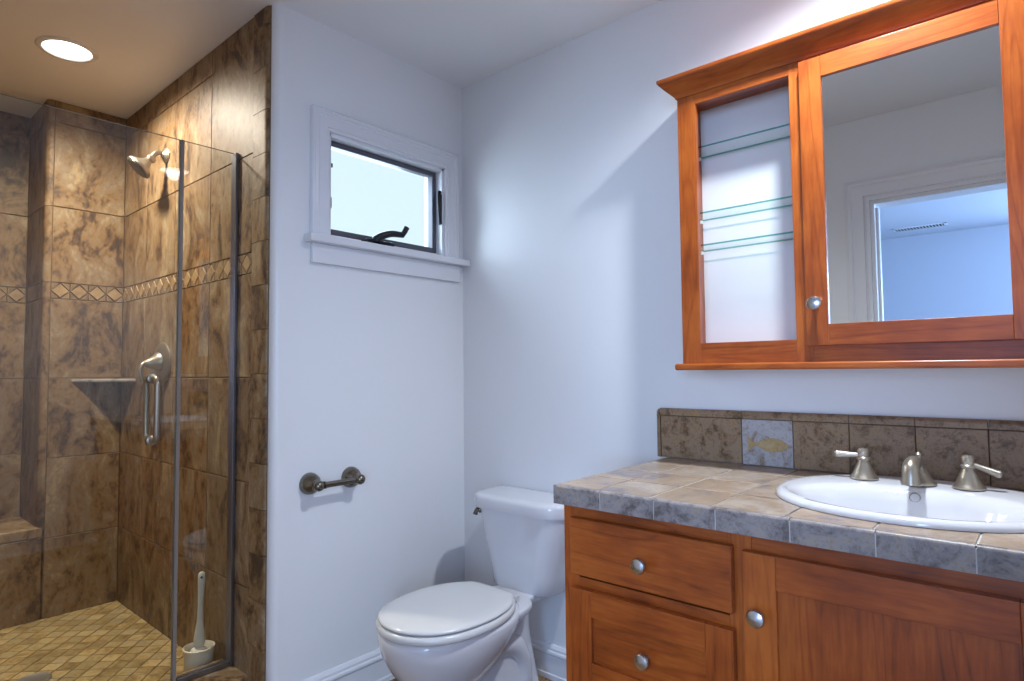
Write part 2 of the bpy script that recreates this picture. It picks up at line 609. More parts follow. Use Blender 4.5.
t = thing('added_side_window', 'unseen white framed side window added to let blue daylight in', 'window', (BX-.05, (VY_0+VY_1)/2, WZ0), kind='structure')  # invented opening, so blue daylight reaches the vanity wall
b = B()
for (y0, y1, z0, z1) in ((VY_0, VY_0+.05, WZ0, WZ1), (VY_1-.05, VY_1, WZ0, WZ1), (VY_0, VY_1, WZ0, WZ0+.05), (VY_0, VY_1, WZ1-.05, WZ1)):
    b.box(BX-.08, BX-.03, y0, y1, z0, z1)
b.build('window_frame', 'trim', t, bev=.002)
b = B(); b.box(BX-.058, BX-.054, VY_0+.04, VY_1-.04, WZ0+.04, WZ1-.04); b.build('pane', 'pane', t)

t = thing('ceiling_vent', 'slotted ceiling vent in the next room, reflected in the mirror', 'vent', (-5.09, -1.08, H-.012))
b = B(); b.box(-5.15, -5.03, -1.27, -.89, H-.0045, H); b.build('slot_shade_sheet', 'dark', t)  # black sheet painting the shade behind the vent slots
b = B()
for (x0, x1, y0, y1) in ((-5.165, -5.145, -1.29, -.87), (-5.035, -5.015, -1.29, -.87), (-5.165, -5.015, -1.29, -1.265), (-5.165, -5.015, -.895, -.87)):
    b.box(x0, x1, y0, y1, H-.005, H)
b.build('frame', 'trim', t, bev=.001)
b = B()
for i in range(15):
    yy = -1.255+i*.0245
    b.box(-5.145, -5.035, yy, yy+.006, H-.0065, H-.0045)
b.build('louvres', 'trim', t)

# ================================================================== shower shell
ROWS = [FS, .437, .793, 1.154, 1.519, 1.593, 1.945, 2.338, H]


def tiled(b, o, u, v, n, cols, rows, skip_band=True, th=.007):
    for a0, a1 in zip(cols, cols[1:]):
        for r0, r1 in zip(rows, rows[1:]):
            if skip_band and abs(r0-1.519) < 1e-6:
                continue
            b.tile(o, u, v, n, (a0, r0, a1, r1), .0014, th, .0016, 0)


def band(b, o, u, v, n, a0, a1, z0=1.519, z1=1.593, th=.008):
    k = max(1, round((a1-a0)/.074))
    wd = (a1-a0)/k
    zm = (z0+z1)/2
    g = .0016
    for i in range(k):
        p, q = a0+i*wd, a0+(i+1)*wd
        m = (p+q)/2
        b.poly_tile(o, u, v, n, [(p, zm), (m, z0+.003), (q, zm), (m, z1-.003)], g, th+.001, 1)
        for tri in ([(p, z0), (m, z0), (p, zm)], [(m, z0), (q, z0), (q, zm)], [(p, zm), (m, z1), (p, z1)], [(q, zm), (q, z1), (m, z1)]):
            b.poly_tile(o, u, v, n, tri, g, th, 0)


Y0T = .135
# wall with the shower head: tile face at XS, looking to -x
o, u, v, n = (XS+.007, 0, 0), (0, 1, 0), (0, 0, 1), (-1, 0, 0)
b = B()
b.box(-.883, XS+.0075, .03, YB, 0, H, 1)
tiled(b, o, u, v, n, [.48, .827, 1.17, YB], ROWS)
R2 = ROWS[:-2]+[H]
tiled(b, o, u, v, n, [Y0T, .48], R2)
# bullnose strip down the outer edge, in short cuts
zz = -.045
while zz < H:
    z0, z1 = max(zz, 0.0), min(zz+.1515, H)
    ring = [(.032, -.884)] + [(.032+.022-.022*math.cos(PI/2*i/5), -.884-.011*math.sin(PI/2*i/5)) for i in range(6)] + [(Y0T-.0015, -.895), (Y0T-.0015, -.884)]
    b.loft([[(x, y, z0+.001) for y, x in ring], [(x, y, z1-.001) for y, x in ring]], 0)
    zz += .1515
wr = b.build('wall_shower_right', ['shower_tile', 'grout_wall'])
tag(wr, 'brown slate-look tile wall carrying the shower head', 'wall', kind='structure')
b = B(); band(b, o, u, v, n, Y0T, YB)
b.build('diamond_border', ['band_field', 'band_tile'], wr)

# back wall pier
o, u, v, n = (0, YB+.007, 0), (1, 0, 0), (0, 0, 1), (0, -1, 0)
XP = -1.185
XQ = -1.213
b = B()
b.box(XQ+.01, -.884, YB+.0065, YN+.05, 0, H, 1)
tiled(b, o, u, v, n, [XP, XS], ROWS)
ring = [(XP-.001, YB+.0065), (XP-.001, YB)] + [(XQ+.02-.02*math.sin(PI/2*i/6), YB+.02-.02*math.cos(PI/2*i/6)) for i in range(7)] + [(XQ, YB+.075), (XQ+.012, YB+.075)]
for r0, r1 in zip(ROWS, ROWS[1:]):
    b.loft([[(x, y, r0+.001) for x, y in ring], [(x, y, r1-.001) for x, y in ring]], 0)
    b.tile((XQ+.007, 0, 0), (0, 1, 0), (0, 0, 1), (-1, 0, 0), (YB+.075, r0, YN, r1), .0014, .007, .0016, 0)
wb = b.build('wall_shower_back', ['shower_tile', 'grout_wall'])
tag(wb, 'brown tiled back wall of the shower beside the niche', 'wall', kind='structure')
b = B(); band(b, o, u, v, n, XP, XS)
b.build('diamond_border', ['band_field', 'band_tile'], wb)

# niche wall
o = (0, YN+.007, 0)
b = B()
b.box(XL, XQ+.02, YN+.0065, YN+.12, 0, H, 1)
cols = [XQ-.345*i for i in range(3)][::-1]
cols = [XL]+cols
tiled(b, o, u, v, n, cols, ROWS)
wn_ = b.build('wall_shower_niche', ['shower_tile', 'grout_wall'])
tag(wn_, 'brown tiled wall at the back of the bench niche', 'wall', kind='structure')
b = B(); band(b, o, u, v, n, XL, XQ)
b.build('diamond_border', ['band_field', 'band_tile'], wn_)

# shower left wall lining
o, u, v, n = (XL, 0, 0), (0, 1, 0), (0, 0, 1), (1, 0, 0)
b = B()
b.box(XL, XL+.001, .10, YN, 0, H, 1)
tiled(b, o, u, v, n, [.10+.345*i for i in range(5)]+[YN], ROWS)
wl = b.build('wall_shower_left', ['shower_tile', 'grout_wall'])
tag(wl, 'brown tiled wall at the closed end of the shower', 'wall', kind='structure')
b = B(); band(b, o, u, v, n, .10, YN)
b.build('diamond_border', ['band_field', 'band_tile'], wl)

# bench in the niche
b = B()
b.box(XL+.008, XQ-.002, YB+.008, YN, FS-.02, .478, 1)
o, u, v, n = (0, YB+.007, 0), (1, 0, 0), (0, 0, 1), (0, -1, 0)
tiled(b, o, u, v, n, [XL+.01, XP-.69, XP-.345, XP], [FS, .445], False)
x = XP
for i in range(3):
    x0 = max(x-.345, XL+.01)
    ring = [(YN, .478), (YB+.007, .478), (YB+.007, .449), (YB, .449), (YB, .482)] + [(YB+.010-.010*math.cos(PI/2*k/4), .482+.010*math.sin(PI/2*k/4)) for k in range(1, 5)] + [(YN, .492)]
    xe = x-.001 if i else XP-.001
    b.loft([[(x0+.001, yy, z_) for yy, z_ in ring], [(xe, yy, z_) for yy, z_ in ring]], 0)
    x = x0
tag(b.build('shower_bench', ['shower_tile', 'grout_wall']), 'brown tiled bench built into the shower niche', 'bench', kind='structure')

# mosaic floor laid on the diagonal
b = B()
b.box(XL, -.885, .3, YB+.01, -.05, FS-.003, 1)
s = .060
c45 = math.sqrt(.5)
ux, vx = Vector((c45, c45, 0)), Vector((-c45, c45, 0))
for i in range(-40, 40):
    for j in range(-40, 60):
        c = ux*(i+.5)*s + vx*(j+.5)*s
        if XL+.02 < c.x < XS+.02 and .33 < c.y < YB+.02:
            b.tile((0, 0, FS-.003), ux, vx, (0, 0, 1), (i*s, j*s, i*s+s, j*s+s), .0021, .003, .0008)
# trim to walls
for (co, no) in (((XS, 0, 0), (1, 0, 0)), ((0, YB, 0), (0, 1, 0))):
    geom = b.bm.verts[:]+b.bm.edges[:]+b.bm.faces[:]
    bmesh.ops.bisect_plane(b.bm, geom=geom, plane_co=co, plane_no=no, clear_outer=True)
tag(b.build('floor_shower', ['mosaic', 'grout_dark']), 'tan mosaic shower floor laid on the diagonal', 'shower floor', kind='structure')

# curb under the glass
b = B()
C0, C1, CZ = .125, .335, .150
b.box(XL, XS, C0+.008, C1-.008, -.006, CZ-.008, 1)
x = XS
while x > XL:
    x0 = max(x-.32, XL)
    ring = [(C1, FS-.01), (C1, CZ-.012)] + [(C1-.012+.012*math.cos(PI/2*k/4), CZ-.012+.012*math.sin(PI/2*k/4)) for k in range(1, 5)]
    ring += [(C0+.018-.018*math.sin(PI/2*k/5), CZ-.018+.018*math.cos(PI/2*k/5)) for k in range(6)] + [(C0, .0), (C0+.01, 0), (C0+.01, CZ-.012), (C1-.01, CZ-.012), (C1-.01, FS-.01)]
    b.loft([[(x0+.001, yy, z_) for yy, z_ in ring], [(x-.001, yy, z_) for yy, z_ in ring]], 0)
    x = x0
tag(b.build('shower_curb', ['shower_tile', 'grout_tan']), 'brown tiled curb at the shower entrance', 'curb', kind='structure')

# ================================================================== window
t = thing('window_1', 'small white cased awning window with a dark bronze sash', 'window', (-.395, 0, OZ0), kind='structure')
CW = .075
b = B()
x0, x1, zt = OX0-CW, OX1+CW+.005, OZ1+CW
# casing boards (left, right, head) with a stepped profile
b = B()
WPROF = [(0, 0), (0, .011), (.004, .013), (.010, .013), (.012, .0165), (.045, .0175), (.048, .0205), (.054, .0215), (.060, .0195), (.063, .0195), (.066, .022), (.072, .021), (.075, .017), (.075, 0)]
moulding(b, WPROF, [lambda d, t: (OX0-d, -t, OZ0), lambda d, t: (OX0-d, -t, OZ1+d), lambda d, t: (OX1+d, -t, OZ1+d), lambda d, t: (OX1+d, -t, OZ0)])
b.build('casing', 'trim', t, angle=25)
b = B(); b.box(OX0-CW-.022, -.002, .03, -.050, OZ0-.028, OZ0); b.build('sill', 'trim', t, bev=.005, seg=3)
b = B(); b.box(OX0-CW+.004, -.030, 0, -.018, OZ0-.098, OZ0-.028); b.build('apron', 'trim', t, bev=.003)
SY = .035          # sash plane
b = B()
g = .004
b.box(OX0, OX0+.012, 0, WT, OZ0, OZ1); b.box(OX1-.012, OX1, 0, WT, OZ0, OZ1); b.box(OX0, OX1, 0, WT, OZ1-.012, OZ1); b.box(OX0, OX1, .03, WT, OZ0-.001, OZ0+.022)
b.build('jamb', 'trim', t, bev=.0015)
sx0, sx1, sz0, sz1 = OX0+.013, OX1-.014, OZ0+.024, OZ1-.013
b = B()
fwid = .021
b.box(sx0, sx0+fwid, SY, SY+.03, sz0, sz1); b.box(sx1-fwid, sx1, SY, SY+.03, sz0, sz1)
b.box(sx0+fwid, sx1-fwid, SY, SY+.03, sz0, sz0+fwid); b.box(sx0+fwid, sx1-fwid, SY, SY+.03, sz1-fwid, sz1)
sash = b.build('sash_frame', 'sash', t, bev=.002)
tag(sash, 'dark bronze metal sash frame')
b = B(); b.box(sx0+fwid-.004, sx1-fwid+.004, SY+.014, SY+.019, sz0+fwid-.004, sz1-fwid+.004)
b.build('pane', 'pane', sash)
# pale outer frame beyond the glass
b = B()
e0, e1 = WT-.02, WT+.012
b.box(OX0+.012, OX0+.022, e0, e1, OZ0+.02, OZ1-.012); b.box(OX1-.024, OX1-.012, e0, e1, OZ0+.02, OZ1-.012); b.box(OX0+.012, OX1-.012, e0, e1, OZ1-.021, OZ1-.012); b.box(OX0+.012, OX1-.012, e0, e1, OZ0+.02, OZ0+.03)
b.build('outer_frame', 'trim', t, bev=.002)
# crank operator at the bottom
b = B()
cx, cz = -.470, OZ0+.004
b.box(cx-.045, cx+.085, -.010, .033, OZ0+.010, OZ0+.024)
b.lathe([(.018, 0), (.020, .010), (.015, .020), (.006, .024)], (cx, -.008, OZ0+.018), (0, -.35, 1), 20)
b.box(cx+.0, cx+.066, -.030, -.010, OZ0+.011, OZ0+.018)
crank = b.build('crank_operator', 'black', t, bev=.002)
b = B()
pts = catmull([(cx-.004, -.012, OZ0+.026), (cx+.016, -.020, OZ0+.040), (cx+.050, -.030, OZ0+.052), (cx+.088, -.036, OZ0+.054), (cx+.102, -.038, OZ0+.053)], 5)
b.tube(pts, [.016-.005*i/(len(pts)-1) for i in range(len(pts))], 10)
b.tube([(cx+.098, -.037, OZ0+.049), (cx+.110, -.042, OZ0+.070), (cx+.117, -.045, OZ0+.086)], [.0105, .0115, .012], 10)
b.build('crank_handle', 'black', crank)
# lock lever on the right jamb
b = B()
b.box(OX1-.017, OX1-.012, -.002, .016, 1.80, 1.93)
pts = catmull([(OX1-.018, .006, 1.945), (OX1-.026, .004, 1.915), (OX1-.024, .003, 1.86), (OX1-.019, .002, 1.80)], 5)
b.tube(pts, [.006, *[.008]*(len(pts)-2), .006], 10)
b.build('lock_lever', 'black', t, bev=.001)
b = B()
b.box(sx0+fwid, sx0+fwid+.008, SY+.002, SY+.012, sz1-.10, sz1-.085); b.box(sx0+fwid, sx0+fwid+.004, SY+.002, SY+.012, sz0+.10, sz0+.14)
b.build('sash_clip', 'black', sash)

# ================================================================== ceiling lights
def downlight(label, x, y, mat, group, spec):
    t = thing('recessed_light', label, 'ceiling light', (x, y, H-.006), group)
    b = B(); b.lathe([(.079, -.002), (.082, -.007), (.098, -.005), (.102, 0), (.079, 0)], (x, y, H), (0, 0, 1), 48)
    b.build('trim_ring', 'trim', t)
    b = B(); b.lathe([(.0, -.004), (.03, -.0038), (.0785, -.002), (.0785, -.0005), (0, -.0005)], (x, y, H), (0, 0, 1), 40)
    b.build('lens', mat, t)
    l = bpy.data.lights.new('recessed_bulb', 'SPOT')
    l.energy, l.color = spec[1], spec[0]
    l.spot_size, l.spot_blend, l.shadow_soft_size = math.radians(spec[2]), .9, .045
    lo = bpy.data.objects.new('recessed_bulb', l)
    COL.objects.link(lo)
    lo.parent = t
    lo.location = (0, 0, -.012)


def lamp_mat(name, spec):
    col = spec[0]
    return emit(name, tuple(.6+.4*c for c in col), 4.0)


downlight('round recessed ceiling light inside the shower', -1.272, .895, lamp_mat('shower_lamp', LAMP_SHOWER), 'recessed ceiling lights', LAMP_SHOWER)
downlight('round recessed ceiling light above the vanity, mirrored in the shower glass', -.425, -1.62, lamp_mat('vanity_lamp', LAMP_MAIN), 'recessed ceiling lights', LAMP_MAIN)

# ================================================================== shower glass
XD = -1.080
TOP = 1.968
t = thing('fixed_glass_panel', 'narrow fixed glass panel in a grey channel beside the tile wall', 'shower glass', ((XD+XS)/2, YG, CZ))
def pane(b, x0, x1, y0, y1, z0, z1):
    fs = b.box(x0, x1, y0, y1, z0, z1)
    for i in (0, 1, 3, 5):
        fs[i].material_index = 1
b = B(); pane(b, XD+.004, XS-.012, YG-.004, YG+.004, CZ+.016, TOP)
b.build('glass', ['glass', 'glass_edge'], t, smooth=False)
b = B()
b.box(XS-.013, XS-.0015, YG-.020, YG+.016, CZ+.001, TOP)
b.box(XD+.004, XS-.013, YG-.014, YG+.011, CZ+.001, CZ+.019)
b.build('channel', 'alu', t, bev=.0015)

t = thing('shower_door', 'frameless clear glass shower door with a looped pull handle', 'shower door', (-1.4, YG, CZ))
b = B(); pane(b, XL+.03, XD-.010, YG-.005, YG+.005, CZ+.012, TOP)
b.build('glass', ['glass', 'glass_edge'], t, smooth=False)
b = B(); b.box(XD-.0085, XD+.003, YG-.007, YG+.007, CZ+.012, TOP)
b.build('seal_strip', 'seal', t)
hx, hz0, hz1, ho = -1.163, .955, 1.155, .048
b = B()
for sg in (-1, 1):
    yy = YG+sg*ho
    pts = [(hx, YG+sg*.006, hz0)] + [(hx, yy-sg*.02+sg*.02*math.sin(PI/2*i/5), hz0-.0+ .02-.02*math.cos(PI/2*i/5)) for i in range(6)] + [(hx, yy-sg*.02+sg*.02*math.cos(PI/2*i/5), hz1-.02+.02*math.sin(PI/2*i/5)) for i in range(6)] + [(hx, YG+sg*.006, hz1)]
    b.tube(pts, .0095, 16)
    for z_ in (hz0, hz1):
        b.lathe([(.016, 0), (.016, .006), (.012, .008)], (hx, YG+sg*.005, z_), (0, sg, 0), 24)
b.build('pull_handle', 'nickel', t)
each('hinge', [(XL+.010, XL+.06, YG-.014, YG+.014, z_-.045, z_+.045) for z_ in (.45, 1.7)], 'nickel', t, .002)

# ---------------------------------------------------------------- shower head
yh, zh = .932, 2.125
t = thing('showerhead', 'brushed nickel shower head on a bent arm', 'shower head', (XS, yh, zh))
b = B(); b.lathe([(.034, 0), (.034, .004), (.028, .010), (.016, .016), (.012, .022)], (XS-.001, yh, zh), (-1, 0, 0), 32)
b.build('flange', 'nickel', t)
arm = catmull([(XS-.01, yh, zh), (XS-.026, yh, zh+.006), (XS-.044, yh, zh+.000), (XS-.058, yh, zh-.018), (XS-.066, yh, zh-.036)], 6)
b = B(); b.tube(arm, .0105, 16)
b.build('arm', 'nickel', t)
d = Vector((-.66, .12, -.70)).normalized()
p0 = Vector((XS-.056, yh, zh-.022))
b = B()
b.lathe([(.015, 0), (.019, .006), (.019, .018), (.015, .022), (.017, .028), (.024, .040), (.031, .050), (.049, .064), (.054, .071), (.054, .079), (.050, .082)], p0, d, 36)
hd = b.build('head', 'nickel', t)
b = B(); b.lathe([(.047, 0), (.047, .003), (.0, .0035)], p0+d*.0812, d, 32)
tag(b.build('spray_face', 'spray', hd), 'darker spray plate')

# ---------------------------------------------------------------- shower valve
yv, zv = .940, 1.212
t = thing('shower_valve', 'brushed nickel shower valve with round plate and lever', 'shower valve', (XS, yv, zv))
b = B(); b.lathe([(.094, 0), (.094, .004), (.088, .009), (.060, .013), (.038, .014)], (XS-.001, yv, zv), (-1, 0, 0), 48)
b.build('escutcheon', 'nickel', t)
b = B(); b.lathe([(.042, .012), (.041, .020), (.034, .030), (.025, .044), (.018, .058), (.0135, .070), (.010, .075)], (XS-.001, yv, zv+.010), (-1, 0, -.12), 32)
hub = b.build('hub', 'nickel', t)
b = B()
pts = catmull([(XS-.064, yv, zv+.004), (XS-.080, yv-.004, zv-.002), (XS-.090, yv-.008, zv-.024), (XS-.088, yv-.01, zv-.055), (XS-.080, yv-.011, zv-.076)], 5)
b.tube(pts, [.010-.003*i/(len(pts)-1) for i in range(len(pts))], 12)
b.build('lever', 'nickel', hub)

# ---------------------------------------------------------------- corner shelf
b = B()
z0, z1 = 1.133, 1.148
def cshelf(k):
    a = (XS-.001, YB-.001)
    L1, L2 = .205*k, .20*k
    pts = [a, (a[0]-L1, a[1])]
    for i in range(1, 9):
        tt = i/9
        px, py = a[0]-L1*(1-tt), a[1]-L2*tt
        s_ = math.sin(PI*tt)*.028
        pts.append((px+s_*.7, py+s_*.7))
    pts.append((a[0], a[1]-L2))
    return pts
b.loft([[(x, y, z0) for x, y in cshelf(.97)], [(x, y, z0+.004) for x, y in cshelf(1)], [(x, y, z1-.004) for x, y in cshelf(1)], [(x, y, z1) for x, y in cshelf(.97)]])
tag(b.build('corner_shelf', 'edge', base=(XS-.05, YB-.05, z0)), 'grey stone corner shelf in the shower', 'shelf')

# ---------------------------------------------------------------- drain
dx, dy = -1.345, .815
t = thing('floor_drain', 'round chrome drain in the mosaic shower floor', 'drain', (dx, dy, FS))
b = B(); b.lathe([(.047, 0), (.056, 0), (.056, .003), (.052, .006), (.047, .004)], (dx, dy, FS), (0, 0, 1), 40); b.build('rim', 'drain_metal', t)
b = B(); b.lathe([(.047, 0), (.047, .0012), (0, .0012)], (dx, dy, FS), (0, 0, 1), 32); b.build('cavity_shade_disc', 'dark', t)  # flat black disc painting the shade down the drain
b = B()
for i in range(-3, 4):
    hw = math.sqrt(max(.047**2-(i*.013)**2, 0))
    b.box(dx-hw, dx+hw, dy+i*.013-.0025, dy+i*.013+.0025, FS+.0012, FS+.0025)
b.build('grate', 'drain_metal', t)

# ---------------------------------------------------------------- toilet brush in its cup
bx, by = -.952, .385
t = thing('brush_holder', 'cream plastic cup holding the toilet brush', 'brush holder', (bx, by, FS))
b = B(); b.lathe([(.043, 0), (.046, .006), (.049, .085), (.051, .102), (.053, .108), (.048, .110), (.045, .104), (.042, .03), (.0, .028)], (bx, by, FS+.001), (0, 0, 1), 40)
b.build('cup', 'cream', t)
t = thing('toilet_brush', 'cream toilet brush standing upright in its cup', 'toilet brush', (bx, by, FS+.03))
b = B()
hb = FS+.035
prof = [(.014, .075), (.018, .10), (.015, .125), (.010, .16), (.0085, .22), (.0095, .27), (.0115, .312), (.010, .330), (.004, .336)]
b.lathe(prof, (bx, by, hb), (.02, .0, 1), 20, sx=1.15, sy=.75)
hnd = b.build('handle', 'cream', t)
q = Vector((.02, 0, 1)).normalized()
b = B(); b.lathe([(.004, -.0105), (.004, .0105)], Vector((bx, by, hb))+q*.318, (.4, 1, 0), 12); b.build('hole_shade_plug', 'dark', hnd)  # black plug painted as the shaded hole; nothing is cut
b = B()
b.lathe([(.006, .0), (.028, .004), (.034, .02), (.034, .05), (.026, .066), (.012, .072)], (bx, by, hb), (.02, 0, 1), 24)
b.build('bristle_head', 'bristle', t)

# ================================================================== toilet-paper holder on the window wall
t = thing('paper_holder', 'aged nickel paper holder bar on the wall below the window', 'paper holder', (-.66, 0, .787))
zp, yo = .786, -.062
for xx in (-.748, -.582):
    b = B()
    b.lathe([(.038, 0), (.038, .006), (.035, .018), (.029, .029), (.021, .036), (.015, .043), (.0135, .054)], (xx, -.001, zp), (0, -1, 0), 32)
    b.lathe([(.0, -.019), (.010, -.0165), (.0165, -.010), (.019, 0), (.0165, .010), (.010, .0165), (0, .019)], (xx, yo, zp-.002), (1, 0, 0), 24)
    b.build('post', 'bronze', t)
b = B()
b.lathe([(.009, 0), (.009, .012), (.013, .013), (.013, .020), (.0105, .021), (.0105, .138), (.013, .139), (.013, .146), (.009, .147), (.009, .156)], (-.742, yo, zp-.002), (1, 0, 0), 24)
b.build('roller', 'bronze', t)

# ================================================================== toilet
TY = -.468
t = thing('toilet', 'white two-piece toilet with closed lid beside the vanity', 'toilet', (-.40, TY, 0))


def egg(xf, xb, wd, n=40, p=2.2, skew=.56):
    """rounded outline, tip at xf (towards -x), back at xb."""
    xc = xf+(xb-xf)*skew
    pts = []
    for i in range(n):
        a = 2*PI*i/n
        c, s_ = math.cos(a), math.sin(a)
        e = 2/p
        cx_ = math.copysign(abs(c)**e, c)
        sy_ = math.copysign(abs(s_)**e, s_)
        pts.append((xc+(xb-xc)*cx_ if c > 0 else xc+(xc-xf)*cx_, TY+wd*sy_))
    return pts


b = B()
secs = [(.150, -.60, -.52, .040, 2.0), (.172, -.640, -.47, .072, 2.0), (.200, -.672, -.43, .102, 2.0), (.230, -.702, -.39, .127, 2.05),
        (.262, -.728, -.355, .147, 2.1), (.295, -.748, -.32, .163, 2.1), (.325, -.762, -.295, .175, 2.1), (.350, -.769, -.275, .181, 2.1), (.372, -.770, -.265, .183, 2.1), (.382, -.766, -.268, .180, 2.1), (.386, -.755, -.275, .172, 2.1)]
b.loft([[(x, y, z) for x, y in egg(xf, xb, wd, 44, p)] for z, xf, xb, wd, p in secs])
# pedestal
secs = [(0.001, -.600, -.115, .108, 2.8), (.020, -.602, -.113, .110, 2.8), (.032, -.592, -.118, .102, 2.8), (.08, -.585, -.125, .086, 2.6), (.15, -.60, -.135, .078, 2.5), (.22, -.62, -.15, .076, 2.4), (.28, -.62, -.16, .078, 2.4), (.34, -.60, -.16, .082, 2.4), (.366, -.58, -.16, .080, 2.4)]
b.loft([[(x, y, z) for x, y in egg(xf, xb, wd, 44, p)] for z, xf, xb, wd, p in secs])
# rear deck with two ears beside the seat hinges, narrowing under the tank
def deck(k):
    h = [(-.40, .150), (-.345, .150), (-.300, .140), (-.268, .130), (-.250, .118), (-.236, .098), (-.215, .088), (-.04, .085)]
    return [(x, TY+(w_-k)) for x, w_ in h] + [(x, TY-(w_-k)) for x, w_ in reversed(h)]
rings = []
for z, k in ((.325, .045), (.345, .018), (.362, .003), (.374, 0), (.380, .002), (.3825, .008)):
    rings.append([(x, y, z) for x, y in deck(k)])
b.loft(rings)
# trapway swelling on both sides
for sg in (-1, 1):
    pts = catmull([(-.52, TY+sg*.040, .15), (-.45, TY+sg*.050, .215), (-.37, TY+sg*.052, .255), (-.29, TY+sg*.052, .235), (-.245, TY+sg*.05, .17), (-.235, TY+sg*.048, .09), (-.232, TY+sg*.046, .012)], 6)
    b.tube(pts, [.026+.016*min(1, i/10) for i in range(len(pts))], 16)
bowl = b.build('bowl', 'porcelain', t, angle=60)
for sg in (-1, 1):
    b = B(); b.lathe([(.0, .018), (.009, .016), (.013, .008), (.014, 0)], (-.30, TY+sg*.100, .030), (0, 0, 1), 20)
    b.build('bolt_cap', 'seat', bowl)

half = [(-.770, 0), (-.764, .045), (-.743, .092), (-.706, .136), (-.65, .168), (-.58, .184), (-.50, .186), (-.43, .172), (-.375, .148), (-.338, .118), (-.318, .098), (-.311, .072), (-.310, .035)]
ctrl = [(x, y) for x, y in half] + [(-.310, 0)] + [(x, -y) for x, y in reversed(half[1:])]
OUT = [(p.x, p.y) for p in catmull([(x, y, 0) for x, y in ctrl], 4, True)]
cxm = -.55


def slab(b, levels):
    rings = []
    for z, k in levels:
        rings.append([(cxm+(x-cxm)*(1-k/.235), TY+y*(1-k/.186), z) for x, y in OUT])
    b.loft(rings)


b = B(); slab(b, [(.3865, .012), (.388, .004), (.393, .0), (.404, .0), (.410, .005), (.4115, .012)]); b.build('seat', 'seat', t, angle=60)
b = B(); slab(b, [(.4135, .016), (.415, .009), (.418, .006), (.422, .007), (.426, .013), (.429, .028), (.4305, .06), (.431, .12)]); b.build('seat_lid', 'seat', t, angle=60)
for sg in (-1, 1):
    b = B(); b.tube([(-.300, TY+sg*.055, .400), (-.300, TY+sg*.095, .400)], .011, 14); b.box(-.312, -.285, TY+sg*.055-.012, TY+sg*.055+.012, .388, .404); b.build('hinge', 'seat', t, bev=.002)

b = B()
rings = []
for z, hw, x0, x1, r in ((.3715, .118, -.192, -.050, .055), (.3745, .132, -.201, -.040, .06), (.384, .139, -.207, -.034, .065), (.44, .150, -.209, -.030, .07), (.53, .177, -.213, -.027, .075), (.60, .196, -.215, -.025, .08), (.655, .207, -.217, -.024, .08)):
    rings.append([(x, y, z) for x, y in bowfront(x0, x1, TY, hw, r, .025)])
b.loft(rings)
tank = b.build('tank', 'porcelain', t, angle=60)
b = B()
rings = []
for z, d in ((.655, .010), (.656, .002), (.662, .0), (.690, .0), (.697, .002), (.702, .007), (.705, .015), (.7065, .04)):
    rings.append([(x, y, z) for x, y in bowfront(-.231+d, -.006-d, TY+.010, .230-d, .108-min(d, .03), .022)])
b.loft(rings)
b.build('tank_lid', 'porcelain', t, angle=40)
b = B()
b.lathe([(.012, 0), (.012, .006), (.008, .009), (.007, .016)], (-.190, TY+.182, .640), (-.6, .8, 0), 20)
b.tube([(-.197, TY+.191, .643), (-.201, TY+.197, .634), (-.203, TY+.200, .622)], [.0085, .008, .0095], 12)
tag(b.build('flush_lever', 'bronze', t), 'dark metal flush lever')

# ================================================================== vanity
VY0, VY1 = -2.43, -.981          # right and left end
VF = -.594                       # face frame
VFR = -.614                      # drawer and door fronts
VZ = .828
t = thing('vanity_cabinet', 'cherry wood vanity cabinet under the tiled countertop', 'vanity cabinet', (-.3, (VY0+VY1)/2, 0))
each('side_panel', [(VF+.018, -.004, VY1-.018, VY1, .0, VZ), (VF+.018, -.004, VY0, VY0+.018, 0, VZ)], 'wood_z', t, .001)
each('bottom_panel', [(VF+.02, -.004, VY0+.018, VY1-.018, .10, .118)], 'wood_y', t, .001)
carc = each('back_panel', [(-.012, -.004, VY0+.018, VY1-.018, .118, VZ)], 'wood_z', t)[0]
each('toe_kick', [(VF+.07, VF+.085, VY0+.018, VY1-.018, 0, .10)], 'wood_y', t)
DL0, DL1 = -1.430, -1.012        # left drawer stack
DR0, DR1 = -1.452, -1.968        # middle door
SR = [(-1.012, -1.430), (-1.990, -2.408)]
each('frame_stile', [(VF, VF+.018, y1, y0, .10, VZ) for y0, y1 in ((VY1, -1.028), (-1.416, -1.466), (-1.954, -2.004), (-2.392, VY0))], 'wood_z', t, .001)
bx_ = []
for y0, y1 in ((-1.416, -1.028), (-1.954, -1.466), (-2.392, -2.004)):
    for z0, z1 in ((.785, VZ), (.10, .13), (.61, .645), (.372, .407)):
        if y0 != -1.954 or z0 in (.785, .10):
            bx_.append((VF, VF+.018, y0, y1, z0, z1))
each('frame_rail', bx_, 'wood_y', t, .001)
b = B(); b.box(VF+.0185, VF+.03, VY0+.02, VY1-.02, .12, .823); b.build('gap_shade_panel', 'shadow_gap', t)  # dark sheet standing in for shade in the gaps of the cabinet


def knob(parent, x, y, z, name='knob'):
    b = B()
    b.lathe([(.008, 0), (.007, .006), (.0065, .013), (.009, .017), (.0165, .021), (.0185, .025), (.0165, .029), (.009, .032), (0, .033)], (x, y, z), (-1, 0, 0), 28)
    tag(b.build(name, 'steel', parent), 'round satin steel knob')


def slab_front(name, y0, y1, z0, z1):
    b = B(); b.box(VFR, VF-.001, y0, y1, z0, z1)
    return b.build(name, 'wood_y', t, bev=.0035, seg=2)


